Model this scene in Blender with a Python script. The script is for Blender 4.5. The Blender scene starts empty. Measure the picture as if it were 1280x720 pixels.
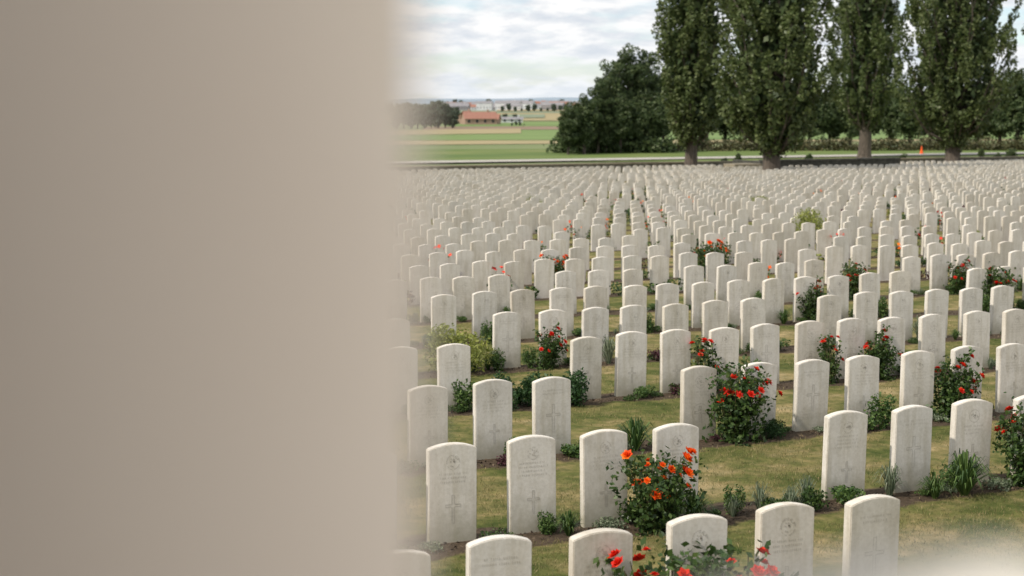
import bpy, bmesh, math, random
import numpy as np
from mathutils import Vector, Matrix
R = math.radians
rng = np.random.default_rng(7)
random.seed(7)
scene = bpy.context.scene
scene.view_settings.view_transform = 'Standard'
scene.view_settings.look = 'None'
scene.view_settings.exposure = 0

CAMH = 3.27
TH = R(21.2)
S, C = math.sin(TH), math.cos(TH)
ROW0, ROWSP, NROW = 8.35, 2.83, 42

def P(fwd, right):
    """heading frame (distance ahead, distance to the right) -> world x,y"""
    return (fwd*S + right*C, fwd*C - right*S)

def gz(y):
    if y < 0: return 0.0
    if y < 135: return -0.027*y
    if y < 560: return -3.645 - (y-135)*0.006
    return -6.195

# ------------------------------------------------------------ materials
def new_mat(name):
    m = bpy.data.materials.new(name); m.use_nodes = True
    nt = m.node_tree; b = nt.nodes['Principled BSDF']
    return m, nt, b
def N(nt, t, **kw):
    n = nt.nodes.new(t)
    for k, v in kw.items(): setattr(n, k, v)
    return n
def ramp(nt, fac, stops):
    r = N(nt, 'ShaderNodeValToRGB')
    el = r.color_ramp.elements
    while len(el) < len(stops): el.new(0.5)
    for e, (p, c) in zip(el, stops):
        e.position = p; e.color = (*c, 1) if len(c) == 3 else c
    nt.links.new(fac, r.inputs[0]); return r.outputs[0]
def noise(nt, vec, scale, detail=4, rough=0.55):
    n = N(nt, 'ShaderNodeTexNoise'); n.inputs['Scale'].default_value = scale
    n.inputs['Detail'].default_value = detail; n.inputs['Roughness'].default_value = rough
    if vec is not None: nt.links.new(vec, n.inputs['Vector'])
    return n.outputs['Fac']
def mixc(nt, fac, a, b, mode='MIX'):
    m = N(nt, 'ShaderNodeMix', data_type='RGBA', blend_type=mode)
    if isinstance(fac, (int, float)): m.inputs[0].default_value = fac
    else: nt.links.new(fac, m.inputs[0])
    for i, v in ((6, a), (7, b)):
        if isinstance(v, tuple): m.inputs[i].default_value = (*v, 1)
        else: nt.links.new(v, m.inputs[i])
    return m.outputs[2]
def mth(nt, op, a, b=None, c=None, clamp=False):
    m = N(nt, 'ShaderNodeMath', operation=op); m.use_clamp = clamp
    for i, v in enumerate((a, b, c)):
        if v is None: continue
        if isinstance(v, (int, float)): m.inputs[i].default_value = v
        else: nt.links.new(v, m.inputs[i])
    return m.outputs[0]
def bump(nt, b, h, strength=0.3, dist=0.01):
    n = N(nt, 'ShaderNodeBump'); n.inputs['Strength'].default_value = strength
    n.inputs['Distance'].default_value = dist
    nt.links.new(h, n.inputs['Height']); nt.links.new(n.outputs[0], b.inputs['Normal'])

def leaf_mat(name, c1, c2, c3, rough=0.5, trans=0.25):
    m, nt, b = new_mat(name)
    g = N(nt, 'ShaderNodeNewGeometry')
    col = ramp(nt, g.outputs['Random Per Island'], [(0.0, c1), (0.55, c2), (1.0, c3)])
    nt.links.new(col, b.inputs['Base Color'])
    b.inputs['Roughness'].default_value = rough
    b.inputs['Specular IOR Level'].default_value = 0.3
    out = nt.nodes['Material Output']
    tr = N(nt, 'ShaderNodeBsdfTranslucent'); nt.links.new(col, tr.inputs[0])
    mx = N(nt, 'ShaderNodeMixShader'); mx.inputs[0].default_value = trans
    nt.links.new(b.outputs[0], mx.inputs[1]); nt.links.new(tr.outputs[0], mx.inputs[2])
    nt.links.new(mx.outputs[0], out.inputs[0])
    return m

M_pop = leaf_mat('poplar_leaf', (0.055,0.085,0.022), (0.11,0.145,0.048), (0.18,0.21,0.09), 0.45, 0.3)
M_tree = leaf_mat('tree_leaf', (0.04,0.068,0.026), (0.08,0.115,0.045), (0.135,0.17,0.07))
M_fartree = leaf_mat('far_tree_leaf', (0.09,0.12,0.09), (0.12,0.15,0.10), (0.15,0.18,0.12))  # paler, greyer leaves with distance haze mixed into their colour
M_rose = leaf_mat('rose_leaf', (0.025,0.052,0.014), (0.052,0.095,0.023), (0.10,0.15,0.04), 0.4)
M_green = leaf_mat('perennial_leaf', (0.03,0.07,0.02), (0.07,0.125,0.03), (0.14,0.21,0.055))
M_lime = leaf_mat('golden_leaf', (0.14,0.17,0.03), (0.24,0.27,0.06), (0.34,0.35,0.1))
M_dark = leaf_mat('evergreen_leaf', (0.02,0.05,0.015), (0.035,0.08,0.025), (0.06,0.12,0.035))
M_burg = leaf_mat('burgundy_leaf', (0.04,0.015,0.02), (0.08,0.03,0.035), (0.13,0.05,0.06))
M_lav = leaf_mat('lavender_leaf', (0.12,0.12,0.12), (0.2,0.18,0.2), (0.26,0.2,0.28))
M_grey = leaf_mat('grey_leaf', (0.10,0.14,0.08), (0.17,0.21,0.13), (0.27,0.30,0.2))
M_blade = leaf_mat('grass_blade', (0.105,0.12,0.04), (0.21,0.19,0.075), (0.37,0.29,0.145), 0.6, 0.3)
M_red = leaf_mat('red_petal', (0.5,0.012,0.006), (0.75,0.03,0.012), (0.85,0.07,0.02), 0.5, 0.2)
M_orange = leaf_mat('orange_petal', (0.75,0.05,0.006), (0.9,0.14,0.01), (0.95,0.26,0.02), 0.5, 0.3)
M_hedge = leaf_mat('hedge_leaf', (0.07,0.075,0.035), (0.11,0.11,0.05), (0.17,0.15,0.075))

def bark():
    m, nt, b = new_mat('bark')
    tc = N(nt, 'ShaderNodeNewGeometry')
    mp = N(nt, 'ShaderNodeMapping'); mp.inputs['Scale'].default_value = (6,6,1.2)
    nt.links.new(tc.outputs['Position'], mp.inputs[0])
    f = noise(nt, mp.outputs[0], 1.5, 6)
    nt.links.new(ramp(nt, f, [(0.3,(0.04,0.032,0.024)),(0.7,(0.15,0.12,0.095))]), b.inputs['Base Color'])
    b.inputs['Roughness'].default_value = 0.9
    bump(nt, b, f, 0.8, 0.05); return m
M_bark = bark()
def stem():
    m, nt, b = new_mat('green_stem')
    g = N(nt, 'ShaderNodeNewGeometry')
    nt.links.new(ramp(nt, noise(nt, g.outputs['Position'], 20), [(0.3,(0.05,0.07,0.02)),(0.7,(0.1,0.07,0.035))]), b.inputs['Base Color'])
    return m
M_stem = stem()

def stone_mat(name, c1, c2, c3, per='obj', bstr=0.25):
    m, nt, b = new_mat(name)
    g = N(nt, 'ShaderNodeNewGeometry')
    pos = g.outputs['Position']
    big = noise(nt, pos, 2.6, 6, 0.65)
    fine = noise(nt, pos, 38, 5, 0.7)
    base = ramp(nt, big, [(0.32, c1), (0.52, c2), (0.72, c3)])
    rnd = g.outputs['Random Per Island'] if per == 'island' else N(nt, 'ShaderNodeObjectInfo').outputs['Random']
    tint = ramp(nt, rnd, [(0.0,(0.84,0.81,0.76)),(0.35,(1,0.98,0.945)),(0.65,(0.94,0.93,0.915)),(0.85,(1.0,0.985,0.96)),(1.0,(0.87,0.845,0.79))])
    col = mixc(nt, 1.0, base, tint, 'MULTIPLY')
    sp = ramp(nt, fine, [(0.35,(0.84,0.83,0.80)),(0.6,(1,1,1))])
    col = mixc(nt, 0.75, col, sp, 'MULTIPLY')
    mp = N(nt, 'ShaderNodeMapping'); mp.inputs['Scale'].default_value = (14,14,1.6)
    nt.links.new(pos, mp.inputs[0])
    st = ramp(nt, noise(nt, mp.outputs[0], 1.0, 4), [(0.35,(0.82,0.80,0.74)),(0.55,(1,1,1))])
    col = mixc(nt, 0.7, col, st, 'MULTIPLY')
    nt.links.new(col, b.inputs['Base Color'])
    b.inputs['Roughness'].default_value = 0.85
    b.inputs['Specular IOR Level'].default_value = 0.2
    bump(nt, b, fine, bstr, 0.004)
    return m, nt, b, col
def foot_stain(nt, b, col):
    tc = N(nt, 'ShaderNodeTexCoord'); sx = N(nt, 'ShaderNodeSeparateXYZ')
    nt.links.new(tc.outputs['Object'], sx.inputs[0])
    nz = noise(nt, N(nt,'ShaderNodeNewGeometry').outputs['Position'], 9, 5)
    hh = mth(nt, 'ADD', sx.outputs['Z'], mth(nt, 'MULTIPLY', nz, -0.38))
    f = N(nt, 'ShaderNodeMapRange'); f.inputs['From Min'].default_value = -0.16; f.inputs['From Max'].default_value = 0.12
    f.inputs['To Min'].default_value = 0.7; f.inputs['To Max'].default_value = 0
    nt.links.new(hh, f.inputs[0])
    nt.links.new(mixc(nt, f.outputs[0], col, (0.33,0.31,0.22)), b.inputs['Base Color'])
ST=((0.66,0.625,0.57), (0.75,0.715,0.66), (0.80,0.765,0.715))
M_stone, nt, b, col = stone_mat('portland_stone', *ST)
foot_stain(nt,b,col)
M_stonefar, *_ = stone_mat('portland_stone_rows', *ST, 'island')
M_engr_shade, nt, b, col = stone_mat('engraving_shade', (0.50,0.47,0.42), (0.575,0.54,0.485), (0.62,0.585,0.53))  # flat marks, darker tone painted in for the shade of carved recesses
M_coping, *_ = stone_mat('coping_stone', (0.76,0.74,0.70), (0.81,0.79,0.75), (0.84,0.82,0.78))
M_wall, *_ = stone_mat('flint_wall', (0.13,0.12,0.105), (0.2,0.19,0.165), (0.3,0.285,0.25))
M_darkwall, *_ = stone_mat('dark_concrete', (0.05,0.052,0.046), (0.085,0.085,0.075), (0.15,0.145,0.13))
M_tanwall, *_ = stone_mat('tan_stone', (0.24,0.21,0.155), (0.31,0.275,0.21), (0.37,0.33,0.26))

def flat_mat(name, stops, scale=0.05, rough=0.9, detail=5, sc=(1,1,1)):
    m, nt, b = new_mat(name)
    g = N(nt, 'ShaderNodeNewGeometry')
    mp = N(nt, 'ShaderNodeMapping'); mp.inputs['Scale'].default_value = sc
    nt.links.new(g.outputs['Position'], mp.inputs[0])
    nt.links.new(ramp(nt, noise(nt, mp.outputs[0], scale, detail), stops), b.inputs['Base Color'])
    b.inputs['Roughness'].default_value = rough
    b.inputs['Specular IOR Level'].default_value = 0.1
    return m
M_column = flat_mat('column_limestone', [(0.3,(0.87,0.745,0.63)),(0.7,(0.89,0.775,0.66))], 9)
M_terr = flat_mat('terrace_paving', [(0.3,(0.42,0.37,0.32)),(0.7,(0.52,0.47,0.41))], 5)
M_path = flat_mat('pale_gravel', [(0.3,(0.34,0.32,0.28)),(0.7,(0.47,0.45,0.4))], 1.5)
M_meadow = flat_mat('meadow', [(0.3,(0.10,0.15,0.045)),(0.5,(0.135,0.18,0.055)),(0.7,(0.2,0.21,0.085))], 0.06)
M_stub = flat_mat('stubble', [(0.3,(0.27,0.23,0.12)),(0.5,(0.34,0.28,0.16)),(0.7,(0.26,0.25,0.12))], 0.02)
M_plough = flat_mat('ploughed_soil', [(0.3,(0.20,0.15,0.10)),(0.7,(0.28,0.21,0.15))], 0.02)
M_crop = flat_mat('crop', [(0.3,(0.13,0.195,0.065)),(0.7,(0.19,0.255,0.095))], 0.02)
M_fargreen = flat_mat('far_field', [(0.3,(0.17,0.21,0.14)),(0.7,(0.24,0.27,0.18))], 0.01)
M_hill = flat_mat('haze_tint_hill', [(0.3,(0.22,0.28,0.33)),(0.7,(0.30,0.36,0.42))], 0.004)  # aerial haze painted into the bluish base colour
M_roof = flat_mat('red_tiles', [(0.3,(0.28,0.14,0.105)),(0.7,(0.36,0.19,0.145))], 1.5)
M_brick = flat_mat('brick', [(0.3,(0.3,0.2,0.15)),(0.7,(0.42,0.3,0.24))], 2)
M_blocker = flat_mat('blocker_dark', [(0.3,(0.035,0.027,0.021)),(0.7,(0.06,0.046,0.035))], 4)  # dark surface of the added light-blocking wall
M_white = flat_mat('pale_render', [(0.3,(0.48,0.49,0.51)),(0.7,(0.62,0.62,0.62))], 0.5)
M_slate = flat_mat('slate', [(0.3,(0.2,0.2,0.22)),(0.7,(0.3,0.28,0.28))], 0.5)
M_glass = flat_mat('dark_window', [(0.3,(0.03,0.035,0.04)),(0.7,(0.05,0.05,0.06))], 1, 0.3)
M_cone = flat_mat('orange_plastic', [(0.3,(0.75,0.1,0.02)),(0.7,(0.85,0.13,0.03))], 3, 0.5)

def ground_mat():
    m, nt, b = new_mat('lawn')
    g = N(nt, 'ShaderNodeNewGeometry'); pos = g.outputs['Position']
    sx = N(nt, 'ShaderNodeSeparateXYZ'); nt.links.new(pos, sx.inputs[0])
    big = noise(nt, pos, 1.0, 7, 0.72); mid = noise(nt, pos, 6, 5, 0.68); fine = noise(nt, pos, 90, 4, 0.7)
    lawn = ramp(nt, big, [(0.36,(0.08,0.105,0.03)),(0.46,(0.15,0.158,0.056)),(0.55,(0.26,0.22,0.105)),(0.66,(0.42,0.335,0.2))])
    lawn = mixc(nt, 0.85, lawn, ramp(nt, mid, [(0.32,(0.5,0.58,0.48)),(0.65,(1.22,1.13,1.06))]), 'MULTIPLY')
    lawn = mixc(nt, 0.6, lawn, ramp(nt, fine, [(0.3,(0.55,0.57,0.5)),(0.7,(1.2,1.18,1.1))]), 'MULTIPLY')
    soil = ramp(nt, noise(nt, pos, 22, 6, 0.7), [(0.3,(0.045,0.034,0.023)),(0.6,(0.105,0.077,0.053)),(0.8,(0.2,0.15,0.105))])
    u = mth(nt, 'DIVIDE', mth(nt, 'SUBTRACT', sx.outputs['Y'], ROW0-0.12), ROWSP)
    fr = mth(nt, 'ABSOLUTE', mth(nt, 'SUBTRACT', mth(nt, 'FRACT', mth(nt, 'ADD', u, 0.5)), 0.5))
    dist = mth(nt, 'MULTIPLY', fr, ROWSP)
    dist = mth(nt, 'ADD', dist, mth(nt, 'MULTIPLY', mth(nt, 'SUBTRACT', noise(nt, pos, 2.5, 6), 0.5), 0.65))
    mr = N(nt, 'ShaderNodeMapRange'); mr.inputs['From Min'].default_value = 0.28; mr.inputs['From Max'].default_value = 0.36
    mr.inputs['To Min'].default_value = 1; mr.inputs['To Max'].default_value = 0
    nt.links.new(dist, mr.inputs[0])
    lim = mth(nt, 'MULTIPLY', mth(nt, 'LESS_THAN', sx.outputs['Y'], 128.0), mth(nt, 'GREATER_THAN', sx.outputs['Y'], 6.5))
    mask = mth(nt, 'MULTIPLY', mr.outputs[0], lim)
    col = mixc(nt, mask, lawn, soil)
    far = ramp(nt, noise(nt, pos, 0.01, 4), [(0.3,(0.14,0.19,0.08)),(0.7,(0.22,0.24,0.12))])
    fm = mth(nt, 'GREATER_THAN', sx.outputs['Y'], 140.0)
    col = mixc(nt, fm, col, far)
    nt.links.new(col, b.inputs['Base Color'])
    b.inputs['Roughness'].default_value = 0.95; b.inputs['Specular IOR Level'].default_value = 0.1
    bump(nt, b, mth(nt, 'ADD', mid, fine), 0.6, 0.03)
    return m
M_ground = ground_mat()

# ------------------------------------------------------------ geometry helpers
class Geo:
    def __init__(s): s.V=[]; s.Q=[]; s.M=[]; s.n=0
    def add(s, V, Q, mi):
        V=np.asarray(V,float); Q=np.asarray(Q,int)
        s.V.append(V); s.Q.append(Q+s.n); s.M.append(np.full(len(Q), mi)); s.n+=len(V)
    def leaves(s, c, u, v, mi):
        n=len(c); V=np.stack([c-u, c+v, c+u, c-v],1).reshape(-1,3)
        s.add(V, np.arange(4*n).reshape(n,4), mi)
    def tube(s, pts, rad, mi, sides=6):
        pts=np.asarray(pts,float); k=len(pts); rad=np.asarray(rad,float)
        ang=np.linspace(0,2*np.pi,sides,endpoint=False); V=[]
        for i in range(k):
            d=pts[min(i+1,k-1)]-pts[max(i-1,0)]; d=d/(np.linalg.norm(d)+1e-9)
            a=np.cross(d,[0.3,1,0.2]); a/=np.linalg.norm(a)+1e-9; bb=np.cross(d,a)
            V.append(pts[i]+rad[i]*(np.cos(ang)[:,None]*a+np.sin(ang)[:,None]*bb))
        Q=[]
        for i in range(k-1):
            for j in range(sides):
                j2=(j+1)%sides
                Q.append((i*sides+j, i*sides+j2, (i+1)*sides+j2, (i+1)*sides+j))
        s.add(np.concatenate(V), Q, mi)
    def box(s, x0,x1,y0,y1,z0,z1, mi):
        V=[(x0,y0,z0),(x1,y0,z0),(x1,y1,z0),(x0,y1,z0),(x0,y0,z1),(x1,y0,z1),(x1,y1,z1),(x0,y1,z1)]
        s.add(V,[(0,3,2,1),(4,5,6,7),(0,1,5,4),(1,2,6,5),(2,3,7,6),(3,0,4,7)],mi)
    def mesh(s, name, mats, smooth=False):
        V=np.concatenate(s.V); Q=np.concatenate(s.Q); M=np.concatenate(s.M)
        me=bpy.data.meshes.new(name)
        me.vertices.add(len(V)); me.vertices.foreach_set('co', V.astype(np.float32).ravel())
        me.loops.add(len(Q)*4); me.loops.foreach_set('vertex_index', Q.astype(np.int32).ravel())
        me.polygons.add(len(Q)); me.polygons.foreach_set('loop_start', np.arange(0,len(Q)*4,4,dtype=np.int32))
        for m in mats: me.materials.append(m)
        me.polygons.foreach_set('material_index', M.astype(np.int32))
        me.polygons.foreach_set('use_smooth', np.full(len(Q), smooth))
        me.update(calc_edges=True); me.validate()
        return me
def obj(name, me, loc=(0,0,0), rz=0, sc=1, parent=None):
    o=bpy.data.objects.new(name, me); bpy.context.collection.objects.link(o)
    o.location=loc; o.rotation_euler=(0,0,rz); o.scale=(sc,sc,sc) if isinstance(sc,(int,float)) else sc
    if parent: o.parent=parent
    return o
def rdir(n, r=rng):
    d=r.normal(size=(n,3)); return d/np.linalg.norm(d,axis=1)[:,None]
def leafset(G, c, size, mi, r, aspect=0.55, up=0.0):
    n=len(c); a=rdir(n,r); a[:,2]=a[:,2]*0.8+up; a/=np.linalg.norm(a,axis=1)[:,None]
    q=rdir(n,r); w=np.cross(a,q); w/=np.linalg.norm(w,axis=1)[:,None]+1e-9
    s=(size*r.uniform(0.6,1.3,n))[:,None]*0.5
    G.leaves(c, a*s, w*s*aspect, mi)

# ------------------------------------------------------------ ground
def build_ground():
    ys=[-80,-5,0,135,560,1500,4000,12000]; xs=[-9000,-1000,-100,0,100,300,1000,12000]
    V=[(x,y,gz(y)) for y in ys for x in xs]; nx=len(xs)
    Q=[(j*nx+i,j*nx+i+1,(j+1)*nx+i+1,(j+1)*nx+i) for j in range(len(ys)-1) for i in range(nx-1)]
    G=Geo(); G.add(V,Q,0); obj('ground', G.mesh('ground',[M_ground]))
build_ground()
def field(name, z0,z1,t0,t1,mat,dz=0.06,skew=0.0):
    n=10; G=Geo(); V=[];Q=[]
    for j in range(n+1):
        for i in range(n+1):
            t=t0+(t1-t0)*i/n; z=(z0+(z1-z0)*j/n)*(1+skew*(t-t0)); x,y=P(z,z*t); V.append((x,y,gz(y)+dz))
    for j in range(n):
        for i in range(n):
            a=j*(n+1)+i; Q.append((a,a+1,a+n+2,a+n+1))
    G.add(V,Q,0); return obj(name,G.mesh(name,[mat]))
G=Geo(); G.add([(20,162,gz(162)+.2),(260,162,gz(162)+.2),(260,169,gz(169)+.2),(20,169,gz(169)+.2)],[(0,1,2,3)],0)
obj('gravel_path',G.mesh('gravel_path',[M_path]))
field('meadow',176,236,-0.5,0.5,M_meadow,0.08)
field('stubble_field',236,300,-0.5,0.5,M_stub,0.08,0.3)
field('crop_field',305,470,-0.2,0.5,M_crop,0.14)
field('stubble_field',330,415,-0.2,0.006,M_stub,0.24,0.9)
field('ploughed_field',475,570,-0.06,0.5,M_plough,0.16)
field('crop_field',575,720,-0.045,0.3,M_crop,0.16)
field('stubble_field',760,1300,-0.3,0.3,M_stub,0.25)
field('crop_field',860,1100,-0.03,0.022,M_fargreen,0.55,0.5)
field('crop_field',1300,2100,-0.3,0.3,M_fargreen,0.4)
field('stubble_field',1500,1800,-0.01,0.06,M_stub,0.8)
field('stubble_field',2100,2700,-0.3,0.3,M_stub,0.8)
field('grassland',2700,6200,-0.6,0.6,M_fargreen,1.2)

G=Geo(); n=80; V=[];Q=[]
for i in range(n+1):
    t=-0.6+1.2*i/n
    h=14+7*math.sin(i*0.35)+4*math.sin(i*0.9+1)+random.uniform(-1,1)
    for (z,hh) in ((6200,-6),(7000,CAMH+h),(8500,CAMH+h*0.6)):
        x,y=P(z,z*t); V.append((x,y,hh))
for i in range(n):
    for j in range(2):
        a=i*3+j; Q.append((a,a+3,a+4,a+1))
G.add(V,Q,0); obj('distant_hills',G.mesh('distant_hills',[M_hill],True))

# ------------------------------------------------------------ trees
def tube_path(G, a, b, r0, r1, r, mi=0, seg=4, sides=6, wob=0.15, lift=0.0):
    a=np.array(a,float); b=np.array(b,float); t=np.linspace(0,1,seg+1)[:,None]
    L=np.linalg.norm(b-a); p=a+(b-a)*t; p[1:-1]+=r.normal(size=(seg-1,3))*wob*L*0.2
    p[:,2]+= -lift*L*np.sin(t[:,0]*math.pi)
    G.tube(p, np.linspace(r0,r1,seg+1), mi, sides)
def poplar_mesh(name, H, rad, tr, base, seed, nclump=230, per=105, ls=0.36):
    r=np.random.default_rng(seed); G=Geo()
    zs=np.array([-0.3,0,0.4,1.2,3,6,10,15,H*0.8,H]); w=np.array([1.55,1.35,1.12,1,0.93,0.8,0.62,0.42,0.18,0.03])*tr
    p=np.stack([r.normal(size=10)*0.12*np.clip(zs/5,0,1),r.normal(size=10)*0.12*np.clip(zs/5,0,1),zs],1)
    G.tube(p,w,0,12)
    def prof(h):
        u=(h-base)/(H-base)
        return rad*np.clip(np.minimum((u/0.2)**0.65*0.95+0.10, 1.05-0.10*u),0,1.1)*np.where(u>0.6,np.sqrt(np.clip(1-((u-0.6)/0.42)**2,0,1)),1)
    nl=int(nclump)
    h=base+(H-base)*r.uniform(0,1,nl)**0.95
    ang=r.uniform(0,2*np.pi,nl)
    fr=np.sqrt(r.uniform(0.15,1,nl))
    rr=prof(h)*fr*r.uniform(0.8,1.16,nl)
    cs=np.stack([np.cos(ang)*rr,np.sin(ang)*rr,h],1)
    pts=[]
    for c,f_ in zip(cs,fr):
        n=int(per*r.uniform(0.6,1.4)); sg=r.uniform(0.3,0.52)
        q=rdir(n,r)*(r.uniform(0.35,1,n)**0.5)[:,None]
        out=np.array([c[0],c[1],0]); out/=np.linalg.norm(out)+1e-6
        zz_=q[:,2:3].copy()
        q=q*np.array([sg*1.25,sg*1.25,sg*2.9])*np.where(zz_>0,1-0.55*zz_,1)**np.array([1,1,0])
        q+=out*(zz_*0.35)
        pts.append(c+q)
    pts=np.concatenate(pts)
    leafset(G, pts, ls, 1, r, 0.62, 0.2)
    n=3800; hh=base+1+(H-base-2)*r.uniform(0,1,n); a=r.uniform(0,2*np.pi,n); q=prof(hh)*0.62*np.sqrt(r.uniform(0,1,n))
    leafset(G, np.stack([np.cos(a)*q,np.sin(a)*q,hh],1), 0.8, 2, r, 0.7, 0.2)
    for i in range(0,nl,4):
        c=cs[i]; z0=max(base*0.8, c[2]-rr[i]*1.6-0.8)
        tube_path(G,(0,0,z0),c,0.16,0.03,r,0,4,5,0.12,0.12)
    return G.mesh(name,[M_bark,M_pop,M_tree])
def round_mesh(name, H, rad, seed, base=0.6, nclump=70, per=110, ls=0.42, mat=None, tr=0.3, core=1500):
    r=np.random.default_rng(seed); G=Geo(); mat=mat or M_tree
    G.tube([(0,0,-0.3),(0,0,0.5),(0.1,0,H*0.3),(0,0.1,H*0.8)],[tr*1.4,tr,tr*0.8,tr*0.2],0,8)
    cz=base+(H-base)*0.5; hz=(H-base)*0.5
    q=rdir(nclump,r)*(r.uniform(0.3,1,nclump)**0.45)[:,None]*np.array([rad,rad,hz])*0.83*r.uniform(0.8,1.15,nclump)[:,None]
    cs=q+np.array([0,0,cz]); pts=[]
    for i,c in enumerate(cs):
        n=int(per*r.uniform(0.6,1.4)); s=rad*r.uniform(0.15,0.28)
        pts.append(c+rdir(n,r)*(r.uniform(0.3,1,n)**0.5)[:,None]*s*np.array([1.15,1.15,0.9]))
        if i%4==0: tube_path(G,(0,0,H*0.25),c,0.12*tr/0.3,0.02,r,0,3,5)
    leafset(G,np.concatenate(pts),ls,1,r,0.6,0.1)
    n=core; d=rdir(n,r)*(r.uniform(0,1,n)**0.4)[:,None]*np.array([rad,rad,hz])*0.6+np.array([0,0,cz])
    leafset(G,d,ls*1.6,1,r,0.8,0)
    return G.mesh(name,[M_bark,mat])

def place(name, me, fwd, px, rz=0, sc=1.0):
    t=(px-640)/1850.0; x,y=P(fwd, fwd*t)
    return obj(name, me, (x,y,gz(y)-0.05), rz, sc)
pop = [(144,863,26,3.75,0.62,3.0,11),(121.5,964,25,4.95,0.72,2.4,12),(188,1079,30,4.8,0.8,4.0,13),(151,1190,27,5.8,0.78,2.8,14)]
treepos=[]
for (z,px,H,rd,tr,bs,sd) in pop:
    me=poplar_mesh('poplar_tree',H,rd,tr,bs,sd, nclump=int(400*(rd/4.5)**1.4), per=85)
    o=place('poplar_tree',me,z,px,sd*1.3); treepos.append((o.location.x,o.location.y))
tv=[round_mesh('broadleaf_tree',12,4.4,31,0.3,75,110,0.42),round_mesh('broadleaf_tree',12,3.4,32,0.2,65,110,0.42),round_mesh('broadleaf_tree',12,4.6,33,0.3,85,110,0.42),
    round_mesh('broadleaf_tree',16,3.0,34,0.4,95,90,0.4,None,0.3,700),round_mesh('broadleaf_tree',16,3.5,35,0.8,95,90,0.4,None,0.3,700)]
bl=[(205,710,7.6,1),(207,730,8.9,1),(209,717,5,0),(211,747,11.6,3),(214,764,14.0,4),(217,784,16.4,4),(218,802,16.8,3),(212,757,7,2),(222,828,14,4),(215,812,10,0),(212,775,9,1),(212,736,6,0),(214,795,9,2),
    (240,852,14,2),(235,882,12,1),(245,905,13,0),(240,930,12,2),(250,955,12,1),(245,985,12,0),(240,1010,12,2),(246,1035,10,1),(240,1060,11,0),
    (250,1085,12,2),(240,1110,11.5,1),(236,1135,11,0),(245,1160,12,2),(240,1190,11,0),(236,1220,11,1),(232,1247,12,2),(225,1268,13.5,0),(228,1292,15,1),(230,1320,15,2),(230,1350,14,0)]
for i,(z,px,h,k) in enumerate(bl):
    place('broadleaf_tree',tv[k],z,px,i*1.7,h/(12 if k<3 else 16))
def hedge(name, z0,z1,p0,p1,h,w,n,mat,ls=0.35,seed=1):
    r=np.random.default_rng(seed); G=Geo(); u=r.uniform(0,1,n)
    px=p0+(p1-p0)*u; z=z0+(z1-z0)*u; t=(px-640)/1850
    X=z*S+z*t*C; Y=z*C-z*t*S
    g=np.array([gz(v) for v in Y])
    hh=h*(0.7+0.3*np.sin(u*37)*np.sin(u*91+2)+0.25*np.sin(u*213+1))
    k=r.uniform(0,1,n)**0.7
    c=np.stack([X+r.normal(size=n)*w*0.4,Y+r.normal(size=n)*w*0.4,g+k*hh],1)
    leafset(G,c,ls,0,r,0.7,0.1)
    obj(name,G.mesh(name,[mat]))
hedge('hedge',222,222,830,1330,1.9,1.5,10000,M_hedge,0.4,3)
hedge('hedge',214,213,700,830,2.2,2.5,5000,M_tree,0.6,4)
for i,(z,px,h) in enumerate([(158,905,1.3),(160,922,1.7),(166,1010,1.5),(168,1128,1.4),(170,1225,1.9),(171,1245,1.4),(168,1262,2.0)]):
    place('boundary_shrub',tv[i%3],z,px,i*2.3,h/12)
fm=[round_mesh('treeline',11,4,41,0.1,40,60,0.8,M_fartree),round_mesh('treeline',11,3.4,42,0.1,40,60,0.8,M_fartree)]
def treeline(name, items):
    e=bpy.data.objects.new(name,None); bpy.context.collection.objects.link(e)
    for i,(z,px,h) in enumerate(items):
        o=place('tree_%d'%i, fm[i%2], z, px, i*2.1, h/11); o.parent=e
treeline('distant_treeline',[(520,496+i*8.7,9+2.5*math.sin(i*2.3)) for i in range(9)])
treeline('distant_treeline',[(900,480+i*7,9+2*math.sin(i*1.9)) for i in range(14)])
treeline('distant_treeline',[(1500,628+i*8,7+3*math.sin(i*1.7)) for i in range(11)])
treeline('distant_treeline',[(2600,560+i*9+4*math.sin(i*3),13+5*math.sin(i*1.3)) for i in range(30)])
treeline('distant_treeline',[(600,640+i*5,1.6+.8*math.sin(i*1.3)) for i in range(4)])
treeline('distant_treeline',[(700,570+i*9+3*math.sin(i*5),4+1.5*math.sin(i*1.9)) for i in range(9)])

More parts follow.
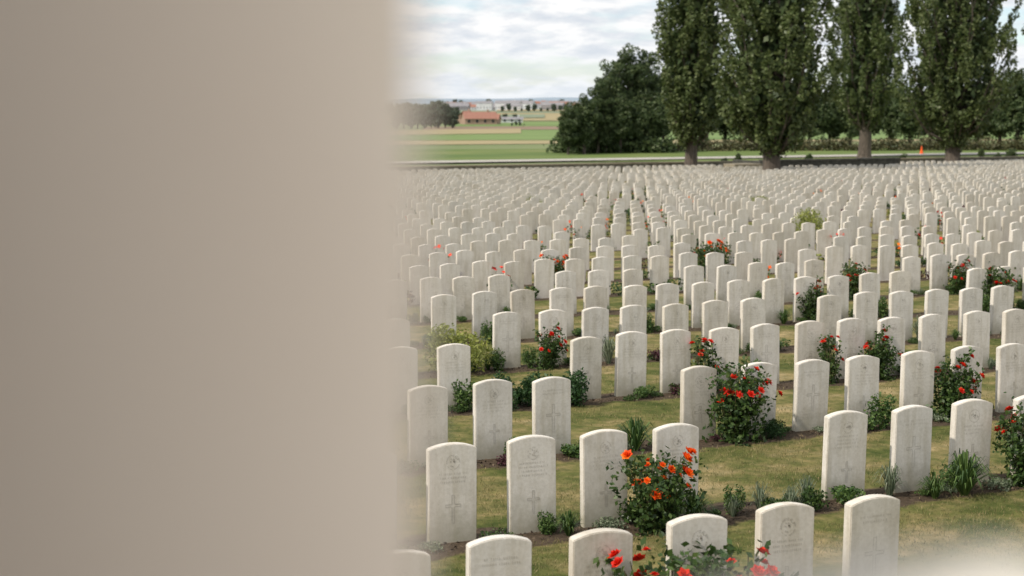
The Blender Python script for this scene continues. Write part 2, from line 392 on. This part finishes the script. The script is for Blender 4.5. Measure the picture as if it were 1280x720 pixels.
# ------------------------------------------------------------ houses
def house(G,x,y,z,w,d,h,rh,wall=0,roof=1,win=2,rot=0):
    c,s=math.cos(rot),math.sin(rot); H=Geo()
    H.box(-w/2,w/2,-d/2,d/2,-1,h,wall)
    o=0.4; zt=h+rh
    V=[(-w/2-o,-d/2-o,h-0.15),(w/2+o,-d/2-o,h-0.15),(w/2+o,0,zt),(-w/2-o,0,zt),(-w/2-o,d/2+o,h-0.15),(w/2+o,d/2+o,h-0.15)]
    H.add(V,[(0,1,2,3),(3,2,5,4)],roof)
    H.add([(-w/2,-d/2,h),(-w/2,d/2,h),(-w/2,0,zt-.2),(-w/2,0,zt-.2),(w/2,-d/2,h),(w/2,d/2,h),(w/2,0,zt-.2),(w/2,0,zt-.2)],[(0,1,2,3),(4,5,6,7)],wall)
    H.box(w*0.25,w*0.25+0.8,-0.4,0.4,zt-0.6,zt+0.9,wall)
    n=max(2,int(w/3))
    for i in range(n):
        xx=-w/2+w*(i+0.5)/n
        H.box(xx-0.5,xx+0.5,-d/2-0.06,-d/2+0.05,h*0.35,h*0.35+1.2,win)
    V=np.concatenate(H.V); W=V.copy()
    W[:,0]=x+V[:,0]*c-V[:,1]*s; W[:,1]=y+V[:,0]*s+V[:,1]*c; W[:,2]+=z
    G.V.append(W); G.Q.append(np.concatenate(H.Q)+G.n); G.M.append(np.concatenate(H.M)); G.n+=len(V)
def hp(z,px):
    x,y=P(z,z*(px-640)/1850); return x,y,gz(y)
G=Geo(); x,y,z=hp(640,599); house(G,x,y,z,14,8,2.6,2.9,0,1,2,-TH+0.25)
x,y,z=hp(655,584); house(G,x,y,z,8,7,2.6,3.2,0,1,2,-TH+1.2)
x,y,z=hp(650,613); house(G,x,y,z,8,6,2.2,2.2,0,1,2,-TH-0.2)
obj('brick_farmhouse',G.mesh('farm',[M_brick,M_roof,M_glass]))
G=Geo(); x,y,z=hp(690,640); house(G,x,y,z,10,4,1.8,1,0,1,2,-TH)
obj('farm_shed',G.mesh('shed',[M_white,M_slate,M_glass]))
G=Geo()
for i in range(95):
    x,y,z=hp(random.uniform(1700,3000),random.uniform(560,725)); house(G,x,y,z,random.uniform(9,34),10,random.uniform(3.5,9),random.uniform(2,4),random.choice([0,0,3]),random.choice([1,3,3]),2,-TH+random.uniform(-.6,.6))
obj('distant_village',G.mesh('village',[M_white,M_roof,M_glass,M_slate]))

# ------------------------------------------------------------ boundary wall & low bunker wall
G=Geo(); 
def slopebox(G,x0,x1,y0,y1,zb,zt,mi):
    G.box(x0,x1,y0,y1,gz(y0)+zb,gz(y0)+zt,mi)
slopebox(G,-60,220,130.6,131.1,-0.3,0.85,0); slopebox(G,-60,220,130.52,131.18,0.853,0.97,1)
obj('flint_boundary_wall',G.mesh('bwall',[M_wall,M_tanwall]))
bx,by=P(136,136*(1028-640)/1850)
G=Geo(); x0,x1=bx-7.2,bx+7.2; y0,y1=by-1.5,by+4
slopebox(G,x0,x1,y0,y0+0.5,-.4,1.15,0); slopebox(G,x0-0.1,x1+0.1,y0-0.1,y0+0.6,1.153,1.3,0)
slopebox(G,x0,x0+0.5,y0+.503,y1,-.4,1.15,0); slopebox(G,x1-.5,x1,y0+.503,y1,-.4,1.15,0); slopebox(G,x0+.503,x1-.503,y1-.5,y1,-.4,1.1,0)
slopebox(G,x0-3.2,x0-0.15,y0-0.2,y0+2,-.4,0.5,1); slopebox(G,x0-2.9,x0-0.153,y0,y0+2,0.503,0.95,1)
obj('concrete_bunker_wall',G.mesh('bunker',[M_darkwall,M_tanwall]))
bunk=(x0-3.8,x1+0.8,y0-1.2,y1+0.6)
G=Geo(); G.tube([(0,0,0.04),(0,0,0.5),(0,0,1.05),(0,0,1.06)],[0.24,0.14,0.05,0.001],0,14); G.box(-.3,.3,-.3,.3,0,.04,0)
o=place('traffic_cone',G.mesh('cone',[M_cone]),202,1150); o.location.z+=0.22

# ------------------------------------------------------------ gravestones
W_,H_,T_=0.41,0.81,0.085
def arc_pts(n=12, rise=0.04):
    xs=np.linspace(-W_/2,W_/2,n+1); R0=((W_/2)**2+rise**2)/(2*rise)
    return xs, (H_-R0)+np.sqrt(R0**2-xs**2)
def near_stone(kind, seed):
    bm=bmesh.new(); xs,zs=arc_pts()
    ring=[(-W_/2,-0.15)]+list(zip(xs,zs))+[(W_/2,-0.15)]
    fr=[bm.verts.new((x,-T_/2,z)) for x,z in ring]; bk=[bm.verts.new((x,T_/2,z)) for x,z in ring]
    bm.faces.new(fr[::-1]); bm.faces.new(bk); n=len(ring)
    for i in range(n):
        j=(i+1)%n; bm.faces.new((fr[i],fr[j],bk[j],bk[i]))
    bmesh.ops.recalc_face_normals(bm,faces=bm.faces)
    ed=[e for e in bm.edges if e.is_boundary is False and abs(e.calc_face_angle(0))>0.6 and (e.verts[0].co.z>-0.1 or e.verts[1].co.z>-0.1)]
    bmesh.ops.bevel(bm,geom=ed,offset=0.006,segments=2,affect='EDGES')
    yF=-T_/2-0.0012
    def quad(x0,x1,z0,z1):
        v=[bm.verts.new((a,yF,c)) for a,c in ((x0,z0),(x1,z0),(x1,z1),(x0,z1))]
        f=bm.faces.new(v); f.material_index=1
    def cross(cx,cz,w,h,t):
        e=0.006; top=cz+h*0.38; bot=cz-h*0.62; k=t/2
        quad(cx-k,cx-k+e,bot,cz-k); quad(cx+k-e,cx+k,bot,cz-k); quad(cx-k,cx-k+e,cz+k,top); quad(cx+k-e,cx+k,cz+k,top)
        quad(cx-w/2,cx-k,cz-k,cz-k+e); quad(cx+k,cx+w/2,cz-k,cz-k+e); quad(cx-w/2,cx-k,cz+k-e,cz+k); quad(cx+k,cx+w/2,cz+k-e,cz+k)
        quad(cx-k+e,cx+k-e,top-e,top); quad(cx-k+e,cx+k-e,bot,bot+e); quad(cx-w/2-e,cx-w/2,cz-k,cz+k); quad(cx+w/2,cx+w/2+e,cz-k,cz+k)
    rr=random.Random(seed)
    def badge(cx,cz,r0):
        """worn emblem: broken ring with small irregular chips inside"""
        for i in range(22):
            if rr.random()<0.2: continue
            a0=2*math.pi*i/22; a1=a0+0.24
            v=[bm.verts.new((cx+r*math.cos(a),yF,cz+r*math.sin(a)*1.08)) for r,a in ((r0-.005,a0),(r0,a0),(r0,a1),(r0-.005,a1))]
            f=bm.faces.new(v); f.material_index=1
        for i in range(16):
            a=rr.uniform(0,6.28); q=r0*rr.uniform(0,0.75); x=cx+math.cos(a)*q; z=cz+math.sin(a)*q
            quad(x,x+rr.uniform(.005,.016),z,z+rr.uniform(.004,.014))
    def lines(z,k):
        for i in range(k):
            x=-0.13+rr.uniform(0,0.03); e=-x
            while x<e:
                w=rr.uniform(0.006,0.011)
                quad(x,x+w*0.45,z-0.008,z+0.008)
                x+=w+rr.uniform(0.004,0.007)+(0.012 if rr.random()<0.16 else 0)
            z-=0.034
    if kind==0:
        badge(0,0.66,0.058); lines(0.565,3); cross(0,0.30,0.12,0.24,0.026)
    elif kind==1:
        lines(0.68,2); cross(0,0.42,0.15,0.30,0.03); lines(0.2,2)
    elif kind==2:
        badge(0,0.64,0.065); lines(0.535,2); badge(0,0.30,0.10); cross(0,0.31,0.13,0.17,0.034)
    else:
        badge(0,0.67,0.05); lines(0.59,4); cross(0,0.28,0.1,0.2,0.022)
    me=bpy.data.meshes.new('gravestone'); bm.to_mesh(me); bm.free()
    me.materials.append(M_stone); me.materials.append(M_engr_shade); return me
nst=[near_stone(k%4,k) for k in range(12)]
def far_unit(n=5):
    xs,zs=arc_pts(n); V=[];Q=[]
    for y in (-T_/2,T_/2):
        for x in xs: V.append((x,y,-0.12))
        for x,z in zip(xs,zs): V.append((x,y,z))
    m=n+1; o=2*m
    for i in range(n):
        Q.append((i,i+1,m+i+1,m+i)); Q.append((o+i+1,o+i,o+m+i,o+m+i+1)); Q.append((m+i,m+i+1,o+m+i+1,o+m+i))
    Q.append((0,m,o+m,o)); Q.append((n,o+n,o+m+n,m+n))
    return np.array(V),np.array(Q)
FV,FQ=far_unit()
known={0:[2.50,3.15,3.83,4.53,5.21,5.88],
       1:[3.12,3.80,4.52,5.17,5.85,7.56,8.28,8.98,9.68],
       2:[3.82,4.52,5.23,5.87,7.61,8.35,9.01,9.70,10.44,11.13,11.81,12.5],
       3:[4.42,5.1,5.77,7.52,8.16,8.79,9.48,10.15,10.81,11.46,12.11,12.82,13.55,14.2],}
stones=[]
FG=Geo(); farlist=[]
for k in range(NROW):
    y=ROW0+ROWSP*k
    lo,hi=0.12*y-5,1.0*y+9
    xs=[]
    for b_ in range(-3,14):
        for i in range(14):
            xs.append(7.56+b_*10.45+i*0.675)
    if k in known:
        kn=known[k]; xs=[x for x in xs if x<min(kn)-0.5 or x>max(kn)+0.5]+kn
        if k==0: xs=[x for x in xs if x<5.9 or x>7.5]
    for x in xs:
        if x<lo or x>hi: continue
        if k not in known and random.random()<0.035: continue
        if any((x-a)**2+(y-b2)**2<4.5 for a,b2 in treepos): continue
        if bunk[0]<x<bunk[1] and bunk[2]<y<bunk[3]: continue
        jx=0 if k in known else random.uniform(-.03,.03)
        stones.append((k,x+jx,y+random.uniform(-.03,.03)))
for (k,x,y) in stones:
    if k<7:
        o=obj('gravestone', nst[random.randrange(12)], (x,y,gz(y)+random.uniform(-.015,.015)))
        o.rotation_euler=(R(random.uniform(-1.4,1.4)),R(random.uniform(-.9,.9)),R(random.uniform(-2.5,2.5)))
    else: farlist.append((x,y))
fa=np.array(farlist); n=len(fa)
ang=rng.normal(size=n)*0.03; ca,sa=np.cos(ang),np.sin(ang); lean=rng.normal(size=n)*0.014; dz=rng.uniform(-.03,.03,n)
V=np.zeros((n,len(FV),3))
V[:,:,0]=fa[:,0:1]+FV[None,:,0]*ca[:,None]-FV[None,:,1]*sa[:,None]
V[:,:,1]=fa[:,1:2]+FV[None,:,0]*sa[:,None]+FV[None,:,1]*ca[:,None]+FV[None,:,2]*lean[:,None]
V[:,:,2]=(-0.027*fa[:,1:2])+FV[None,:,2]+dz[:,None]
Q=(FQ[None]+(np.arange(n)*len(FV))[:,None,None]).reshape(-1,4)
FG.add(V.reshape(-1,3),Q,0); obj('gravestone_rows',FG.mesh('gravestone_rows',[M_stonefar]))

# ------------------------------------------------------------ plants
def rose_mesh(name, w, h, petal, nfl, seed, nl=1000, fs=0.045):
    r=np.random.default_rng(seed); G=Geo(); tips=[]
    for i in range(13):
        a=r.uniform(0,2*np.pi); rr=w*0.5*math.sqrt(r.uniform(0.02,0.8)); hh=h*r.uniform(0.5,0.95)
        tip=np.array([math.cos(a)*rr,math.sin(a)*rr,hh]); base=np.array([math.cos(a)*0.05,math.sin(a)*0.05,-0.03])
        mid=base*0.5+tip*0.5+np.array([math.cos(a)*0.04,math.sin(a)*0.04,0.04])
        G.tube([base,mid,tip],[0.006,0.005,0.003],0,5); tips.append((base,mid,tip))
    pts=[]
    while len(pts)<nl:
        b_,m_,t_=tips[r.integers(len(tips))]; u=r.uniform(0.05,1.05)
        c=(b_*(1-u)**2+2*m_*u*(1-u)+t_*u*u)
        n=r.integers(3,7); o=r.normal(size=3)*np.array([w*0.14,w*0.14,h*0.09])
        for j in range(n): pts.append(c+o+r.normal(size=3)*0.022)
    pts=np.array(pts); pts[:,2]=np.clip(pts[:,2],0.01,None)
    leafset(G,pts,0.052,1,r,0.62,0.0)
    for i in range(nfl):
        b_,m_,t_=tips[r.integers(len(tips))]
        c=t_+r.normal(size=3)*np.array([w*0.1,w*0.1,h*0.05])
        if r.random()<0.5: c=m_*0.4+t_*0.6+np.array([r.normal()*w*.15,-abs(r.normal())*w*0.2-w*.1,0])
        d=np.array([c[0]*1.2,c[1]*1.2-0.12,0.25+0.2*r.random()]); d/=np.linalg.norm(d)
        c=c+d*0.03
        a=np.cross(d,[0,0,1.0]); a/=np.linalg.norm(a)+1e-9; b2=np.cross(d,a); s=fs*r.uniform(0.6,1.15)
        for ring_,(k,tilt,rad,sz) in enumerate([(6,0.25,0.75,0.75),(5,0.75,0.45,0.62),(4,1.25,0.2,0.45)]):
            ph=r.uniform(0,6.28)
            for j in range(k):
                an=ph+2*np.pi*j/k; o=math.cos(an)*a+math.sin(an)*b2; tv_=-math.sin(an)*a+math.cos(an)*b2
                u=o*math.cos(tilt)+d*math.sin(tilt)
                cc=c+o*rad*s*0.8+d*s*(0.15*ring_)
                G.leaves((cc)[None],(u*s*sz)[None],(tv_*s*sz*0.95)[None],2)
    return G.mesh(name,[M_stem,M_rose,petal])
def mound_mesh(name,w,h,mat,seed,n=700,ls=0.04,flower=None,nf=0,up=0.3,asp=0.5):
    r=np.random.default_rng(seed); G=Geo()
    nc=14; ca=r.uniform(0,6.28,nc); cr=w*0.5*np.sqrt(r.uniform(0,0.6,nc))
    cen=np.stack([np.cos(ca)*cr,np.sin(ca)*cr*0.8,h*r.uniform(0.25,0.65,nc)],1)
    idx=r.integers(0,nc,n); c=cen[idx]+rdir(n,r)*(r.uniform(0.2,1,n)**0.5)[:,None]*np.array([w*0.2,w*0.2,h*0.35])
    c[:,2]=np.clip(c[:,2],0.005,None)
    leafset(G,c,ls,0,r,asp,up)
    if nf:
        c=cen[r.integers(0,nc,nf)]+rdir(nf,r)*np.array([w*0.2,w*0.2,h*0.3]); c[:,2]=np.abs(c[:,2])+h*0.3
        leafset(G,c,0.035,1,r,0.9,0); leafset(G,c,0.035,1,r,0.9,0)
    return G.mesh(name,[mat]+([flower] if flower else []))
def strap_mesh(name,w,h,mat,seed,n=90,bw=0.008):
    r=np.random.default_rng(seed); G=Geo()
    for i in range(n):
        a=r.uniform(0,6.28); rr=w*0.5*r.uniform(0.1,1); hh=h*r.uniform(0.5,1)*(1-0.35*rr/(w*0.5))
        o=np.array([math.cos(a),math.sin(a),0]); sd=np.array([-math.sin(a),math.cos(a),0])*bw
        b0=o*0.03*r.random(); p1=b0+o*rr*0.35+np.array([0,0,hh*0.7]); p2=b0+o*rr*0.75+np.array([0,0,hh]); p3=b0+o*rr*1.05+np.array([0,0,hh*r.uniform(0.6,0.95)])
        V=[b0-sd,b0+sd,p1+sd,p1-sd,p2+sd*0.7,p2-sd*0.7,p3+sd*0.1,p3-sd*0.1]
        G.add(V,[(0,1,2,3),(3,2,4,5),(5,4,6,7)],0)
    return G.mesh(name,[mat])
roseO=rose_mesh('rose_orange',0.64,0.74,M_orange,22,51,2900,0.042)
roseR=rose_mesh('rose_red',0.6,0.75,M_red,20,52,2800,0.040)
roseR2=rose_mesh('rose_red2',0.55,0.7,M_red,15,53,2300,0.038)
roseM=rose_mesh('rose_low',0.66,0.52,M_red,22,54,1700,0.034)
roseS=rose_mesh('rose_slim',0.32,0.78,M_red,8,55,1000,0.04)
plants={'dark':[mound_mesh('m',0.45,0.36,M_dark,61,1400,0.04)],
 'green':[mound_mesh('m',0.42,0.16,M_green,62,500,0.045),mound_mesh('m',0.5,0.22,M_green,63,650,0.05),mound_mesh('m',0.35,0.3,M_rose,70,600,0.045),mound_mesh('m',0.55,0.12,M_rose,71,600,0.04),mound_mesh('m',0.4,0.5,M_green,72,1000,0.05)],
 'lime':[mound_mesh('m',0.9,0.62,M_lime,64,2600,0.05)],
 'burg':[mound_mesh('m',0.35,0.2,M_burg,65,420,0.04)],
 'grey':[mound_mesh('m',0.45,0.12,M_grey,66,480,0.035),strap_mesh('s',0.3,0.28,M_grey,73,110,0.004)],
 'lav':[strap_mesh('s',0.45,0.42,M_lav,67,130,0.005)],
 'strap':[strap_mesh('s',0.55,0.4,M_green,68,120,0.008),strap_mesh('s',0.4,0.45,M_grey,69,90,0.006)]}
def put(name,me,x,y,sc=1,rz=None):
    return obj(name,me,(x,y,gz(y)),random.uniform(0,6.28) if rz is None else rz,sc)
put('rose_bush',roseO,5.50,10.85,1.0,0.2); put('rose_bush',roseR,7.95,13.8,1.1,0.3); put('rose_bush',roseR2,10.77,13.85,1.05,1.0)
put('rose_bush',roseR,9.42,10.85,1.0,2.1); put('rose_bush',roseM,4.20,8.0,1.25,0.6); put('rose_bush',roseM,4.62,7.97,1.25,2.6); put('rose_bush',roseR2,8.0,19.35,0.85,0.5)
put('rose_bush',roseS,9.12,16.6,1.0,1.0); put('rose_bush',roseO,17.0,30.8,1.25,1.0); put('rose_bush',roseR,17.1,25.1,1.0,0.9)
put('rose_bush',roseR2,14.4,22.3,1.0,2); put('rose_bush',roseR,18.4,22.3,1.1,1.6); put('rose_bush',roseR2,11.8,16.55,0.9,2.2)
put('rose_bush',roseO,12.9,30.7,1.0,0.1); put('rose_bush',roseR2,19.6,25.1,1.0,0.4); put('rose_bush',roseS,11.0,16.6,0.9,2)
lm=plants['lime'][0]
put('golden_shrub',lm,6.75,19.5,1.15); put('golden_shrub',lm,25,39.2,(1.6,1.6,1.8)); put('golden_shrub',lm,33,56,1.3); put('golden_shrub',lm,25,62,1.3)
dk=plants['dark'][0]
for x,y,s in ((6.35,16.6,1.25),(7.12,16.5,1.35),(6.75,16.7,1.3),(8.4,13.75,0.6),(6.95,11.0,0.45)): put('evergreen_shrub',dk,x,y,s)
st,st2=plants['strap']
put('strap_leaf_plant',st,8.62,10.8,1.2); put('strap_leaf_plant',st,8.3,10.8,0.7); put('strap_leaf_plant',st,6.72,13.75,1.05); put('strap_leaf_plant',st2,9.04,19.4,1.1)
put('strap_leaf_plant',st2,14.5,19.4,1.1); put('strap_leaf_plant',st2,6.6,11.0,0.7); put('strap_leaf_plant',st,4.75,10.95,0.6); put('strap_leaf_plant',st2,7.1,11.05,0.7)
put('strap_leaf_plant',st2,6.3,10.95,0.5); put('strap_leaf_plant',st2,6.85,10.9,0.6)
lv=plants['lav'][0]
put('lavender_plant',lv,10.5,30.8,1.5); put('lavender_plant',lv,22,72,2.0); put('lavender_plant',lv,22.7,72,1.8)
nm={'dark':'evergreen_shrub','green':'perennial_plant','burg':'burgundy_plant','grey':'alpine_plant','lav':'lavender_plant','strap':'strap_leaf_plant'}
far=[]
for (k,x,y) in stones:
    xx=x+0.34+random.uniform(-.1,.1); yy=y-0.16+random.uniform(-.1,.1)
    if k<7:
        if x<0.1*y or x>0.95*y+1: continue
        for rep in range(3):
            q=random.random()
            if q<0.48: kd='green'
            elif q<0.62: kd='grey'
            elif q<0.65: kd='burg'
            elif q<0.72: kd='strap'
            elif q<0.75 and k>3: kd='dark'
            elif q<0.80 and k>3 and rep==0: put('rose_bush',random.choice([roseR,roseO,roseR2,roseS]),xx,yy,random.uniform(.6,.95)); continue
            else: continue
            put(nm[kd],random.choice(plants[kd]),xx-rep*random.uniform(.1,.3),yy-rep*random.uniform(0,.06),random.uniform(.35,.9))
    elif random.random()<0.55: far.append((k,xx,yy))
for g_ in range(6):
    for k in range(1,7):
        y=ROW0+ROWSP*k-0.12; kd=random.choice(['green','green','strap','grey']); put(nm[kd],random.choice(plants[kd]),6.7+random.uniform(-.65,.65),y+random.uniform(-.2,.15),random.uniform(.5,.85))
G=Geo(); r=rng
for (k,x,y) in far:
    q=random.random(); big=q<0.22
    n=70 if k<16 else 36
    w=random.uniform(.15,.28)*(1.2 if big else 1); h=random.uniform(.15,.35)*(1.9 if big else 1)
    mi=random.choice([0,0,0,1,2,3,4]) if not big else random.choice([0,0,1,2])
    c=rdir(n,r)*(r.uniform(.2,1,n)**.5)[:,None]*np.array([w,w,h*.5])+np.array([x,y,gz(y)+h*.5])
    leafset(G,c,0.09 if k<16 else 0.15,mi,r,0.6,0.2)
    if big and random.random()<0.45 and k<26:
        nf=10; c=rdir(nf,r)*np.array([w,w,h*.4])+np.array([x,y-0.05,gz(y)+h*.75])
        leafset(G,c,0.10,random.choice([5,6]),r,0.9,0)
obj('flower_bed_plants',G.mesh('flower_bed_plants',[M_rose,M_dark,M_green,M_lime,M_burg,M_red,M_orange]))

# grass blades
def blades(n,y0,y1,hgt,wid):
    r=rng; y=r.uniform(y0,y1,n); x=r.uniform(0.2,1.0,n)*y+r.uniform(-.5,.5,n)
    d=np.abs(((y-(ROW0-0.12))/ROWSP+0.5)%1-0.5)*ROWSP
    keep=(d+r.normal(size=n)*0.05+0.06*np.sin(x*3.1)+0.05*np.sin(x*7.7+y)>0.33)
    pn=np.sin(x*1.7+np.sin(y*2.1)*1.3)+np.sin(y*3.3+x*.9)+r.normal(size=n)*0.8
    keep&=(pn>-0.2); x=x[keep];y=y[keep];n=len(x)
    h=hgt*r.uniform(.4,1.3,n); a=r.uniform(0,6.28,n)
    c=np.stack([x,y,-0.027*y+h*0.45],1); l=r.normal(size=(n,2))*0.5
    u=np.stack([l[:,0]*h*.5,l[:,1]*h*.5,h*.5],1); v=np.stack([np.cos(a)*wid,np.sin(a)*wid,np.zeros(n)],1)
    G.leaves(c,u,v,0)
G=Geo(); blades(75000,7.3,13.5,0.034,0.0028); blades(50000,13.5,26,0.036,0.004)
obj('grass',G.mesh('grass',[M_blade]))
G=Geo(); n=5000; k=rng.integers(0,6,n); y=ROW0-0.12+ROWSP*k+rng.normal(size=n)*0.15; x=y*rng.uniform(0.25,1.0,n)
leafset(G,np.stack([x,y,-0.027*y+0.004],1),0.03,0,rng,0.9,0); obj('soil_litter',G.mesh('soil',[leaf_mat('soil_litter',(0.03,0.02,0.015),(0.09,0.065,0.045),(0.2,0.15,0.1),.9,0.0)]))

# ------------------------------------------------------------ foreground column, parapet, terrace
def fbox(G,f0,f1,r0,r1,z0,z1,mi=0):
    V=[]
    for z in (z0,z1):
        for (a,b2) in ((f0,r0),(f1,r0),(f1,r1),(f0,r1)):
            x,y=P(a,b2); V.append((x,y,z))
    G.add(V,[(0,3,2,1),(4,5,6,7),(0,1,5,4),(1,2,6,5),(2,3,7,6),(3,0,4,7)],mi)
CR=0.15; CD=0.44; tang=math.atan((526-640)/1835); ca_=tang-math.asin(CR/CD)
cx,cy=P(CD*math.cos(ca_),CD*math.sin(ca_))
bpy.ops.mesh.primitive_cylinder_add(vertices=128,radius=CR,depth=3.0,location=(cx,cy,1.62+1.5))
col_=bpy.context.object; col_.name='stone_column'; col_.data.materials.append(M_column)
for p in col_.data.polygons: p.use_smooth=True
G=Geo(); fbox(G,-0.55,-0.25,-2.6,0.32,1.62,4.2); obj('light_block_wall',G.mesh('light_block_mesh',[M_blocker]))  # unseen wall added behind the camera to block light and darken the column
K=0.75
prof=[(-0.0,0.26),(0.02,0.235),(0.05,0.207),(0.09,0.193),(0.135,0.184),(0.165,0.180),(0.19,0.178),(0.207,0.180),(0.222,0.186),(0.24,0.198),(0.27,0.24),(3.0,0.26)]
G=Geo(); V=[]
for X,d in prof:
    for zf,e in ((0.50,0.012),(0.52,0.0),(0.58,0.0),(0.60,0.012)):
        x,y=P(zf*K,X*K); V.append((x,y,CAMH-(d+e)*K))
    for zf in (0.60,0.50):
        x,y=P(zf*K,X*K); V.append((x,y,1.6))
Q=[]
for i in range(len(prof)-1):
    for j in range(6):
        a=i*6+j; b2=i*6+(j+1)%6; Q.append((a,b2,b2+6,a+6))
G.add(V,Q,0); me=G.mesh('parapet',[M_coping],False)
bm=bmesh.new(); bm.from_mesh(me); bmesh.ops.recalc_face_normals(bm,faces=bm.faces); bm.to_mesh(me); bm.free()
obj('stone_parapet',me)
G=Geo(); fbox(G,-3.5,0.75,-3.0,4.0,-0.3,1.617); obj('stone_terrace',G.mesh('terrace',[M_terr]))

# ------------------------------------------------------------ light
SUN_AZ, SUN_EL = -100, 46
sd=Vector((math.sin(R(SUN_AZ))*math.cos(R(SUN_EL)),math.cos(R(SUN_AZ))*math.cos(R(SUN_EL)),math.sin(R(SUN_EL))))
L=bpy.data.lights.new('sun','SUN'); L.energy=3.8; L.angle=R(2.0); L.color=(1,0.92,0.81)
lo=bpy.data.objects.new('sun',L); bpy.context.collection.objects.link(lo); lo.rotation_euler=sd.to_track_quat('Z','Y').to_euler()
w=bpy.data.worlds.new('World'); scene.world=w; w.use_nodes=True; nt=w.node_tree
bg=nt.nodes['Background']; out=nt.nodes['World Output']
sky=N(nt,'ShaderNodeTexSky',sky_type='NISHITA'); sky.sun_disc=False; sky.sun_elevation=R(SUN_EL); sky.sun_rotation=R(SUN_AZ%360)
sky.ozone_density=3.0; sky.dust_density=0.5; sky.air_density=0.9
nt.links.new(sky.outputs[0],bg.inputs[0]); bg.inputs[1].default_value=0.15
tc=N(nt,'ShaderNodeTexCoord'); sx=N(nt,'ShaderNodeSeparateXYZ'); nt.links.new(tc.outputs['Generated'],sx.inputs[0])
zz=mth(nt,'ADD',mth(nt,'MAXIMUM',sx.outputs['Z'],0.0),0.22)
cb=N(nt,'ShaderNodeCombineXYZ'); nt.links.new(mth(nt,'DIVIDE',sx.outputs['X'],zz),cb.inputs[0]); nt.links.new(mth(nt,'DIVIDE',sx.outputs['Y'],zz),cb.inputs[1])
nA=noise(nt,cb.outputs[0],3.0,10,0.55)
mask=N(nt,'ShaderNodeMapRange'); mask.inputs['From Min'].default_value=0.32; mask.inputs['From Max'].default_value=0.5; nt.links.new(nA,mask.inputs[0])
mp=N(nt,'ShaderNodeMapping'); mp.inputs['Location'].default_value=(3.1,1.7,0); nt.links.new(cb.outputs[0],mp.inputs[0])
nB=noise(nt,mp.outputs[0],6.0,10,0.6)
cc=ramp(nt,nB,[(0.36,(0.67,0.72,0.79)),(0.46,(0.79,0.82,0.86)),(0.56,(0.97,0.97,0.97))])
hz=N(nt,'ShaderNodeMapRange'); hz.inputs['From Min'].default_value=0.0; hz.inputs['From Max'].default_value=0.05; hz.inputs['To Min'].default_value=0.6; hz.inputs['To Max'].default_value=0.0
nt.links.new(sx.outputs['Z'],hz.inputs[0])
cc=mixc(nt,hz.outputs[0],cc,(0.80,0.85,0.90))
mk=mth(nt,'MAXIMUM',mask.outputs[0],hz.outputs[0])
bg2=N(nt,'ShaderNodeBackground'); nt.links.new(cc,bg2.inputs[0]); bg2.inputs[1].default_value=1.04
mx=N(nt,'ShaderNodeMixShader'); nt.links.new(mk,mx.inputs[0]); nt.links.new(bg.outputs[0],mx.inputs[1]); nt.links.new(bg2.outputs[0],mx.inputs[2])
nt.links.new(mx.outputs[0],out.inputs[0])

# ------------------------------------------------------------ camera
cd=bpy.data.cameras.new('camera'); co=bpy.data.objects.new('camera',cd); bpy.context.collection.objects.link(co)
co.location=(0,0,CAMH); co.rotation_euler=(R(90-7.15),0,-TH)
cd.sensor_width=36; cd.lens=52.03; cd.clip_start=0.02; cd.clip_end=20000
cd.dof.use_dof=True; cd.dof.focus_distance=14.5; cd.dof.aperture_fstop=2.4
scene.camera=co
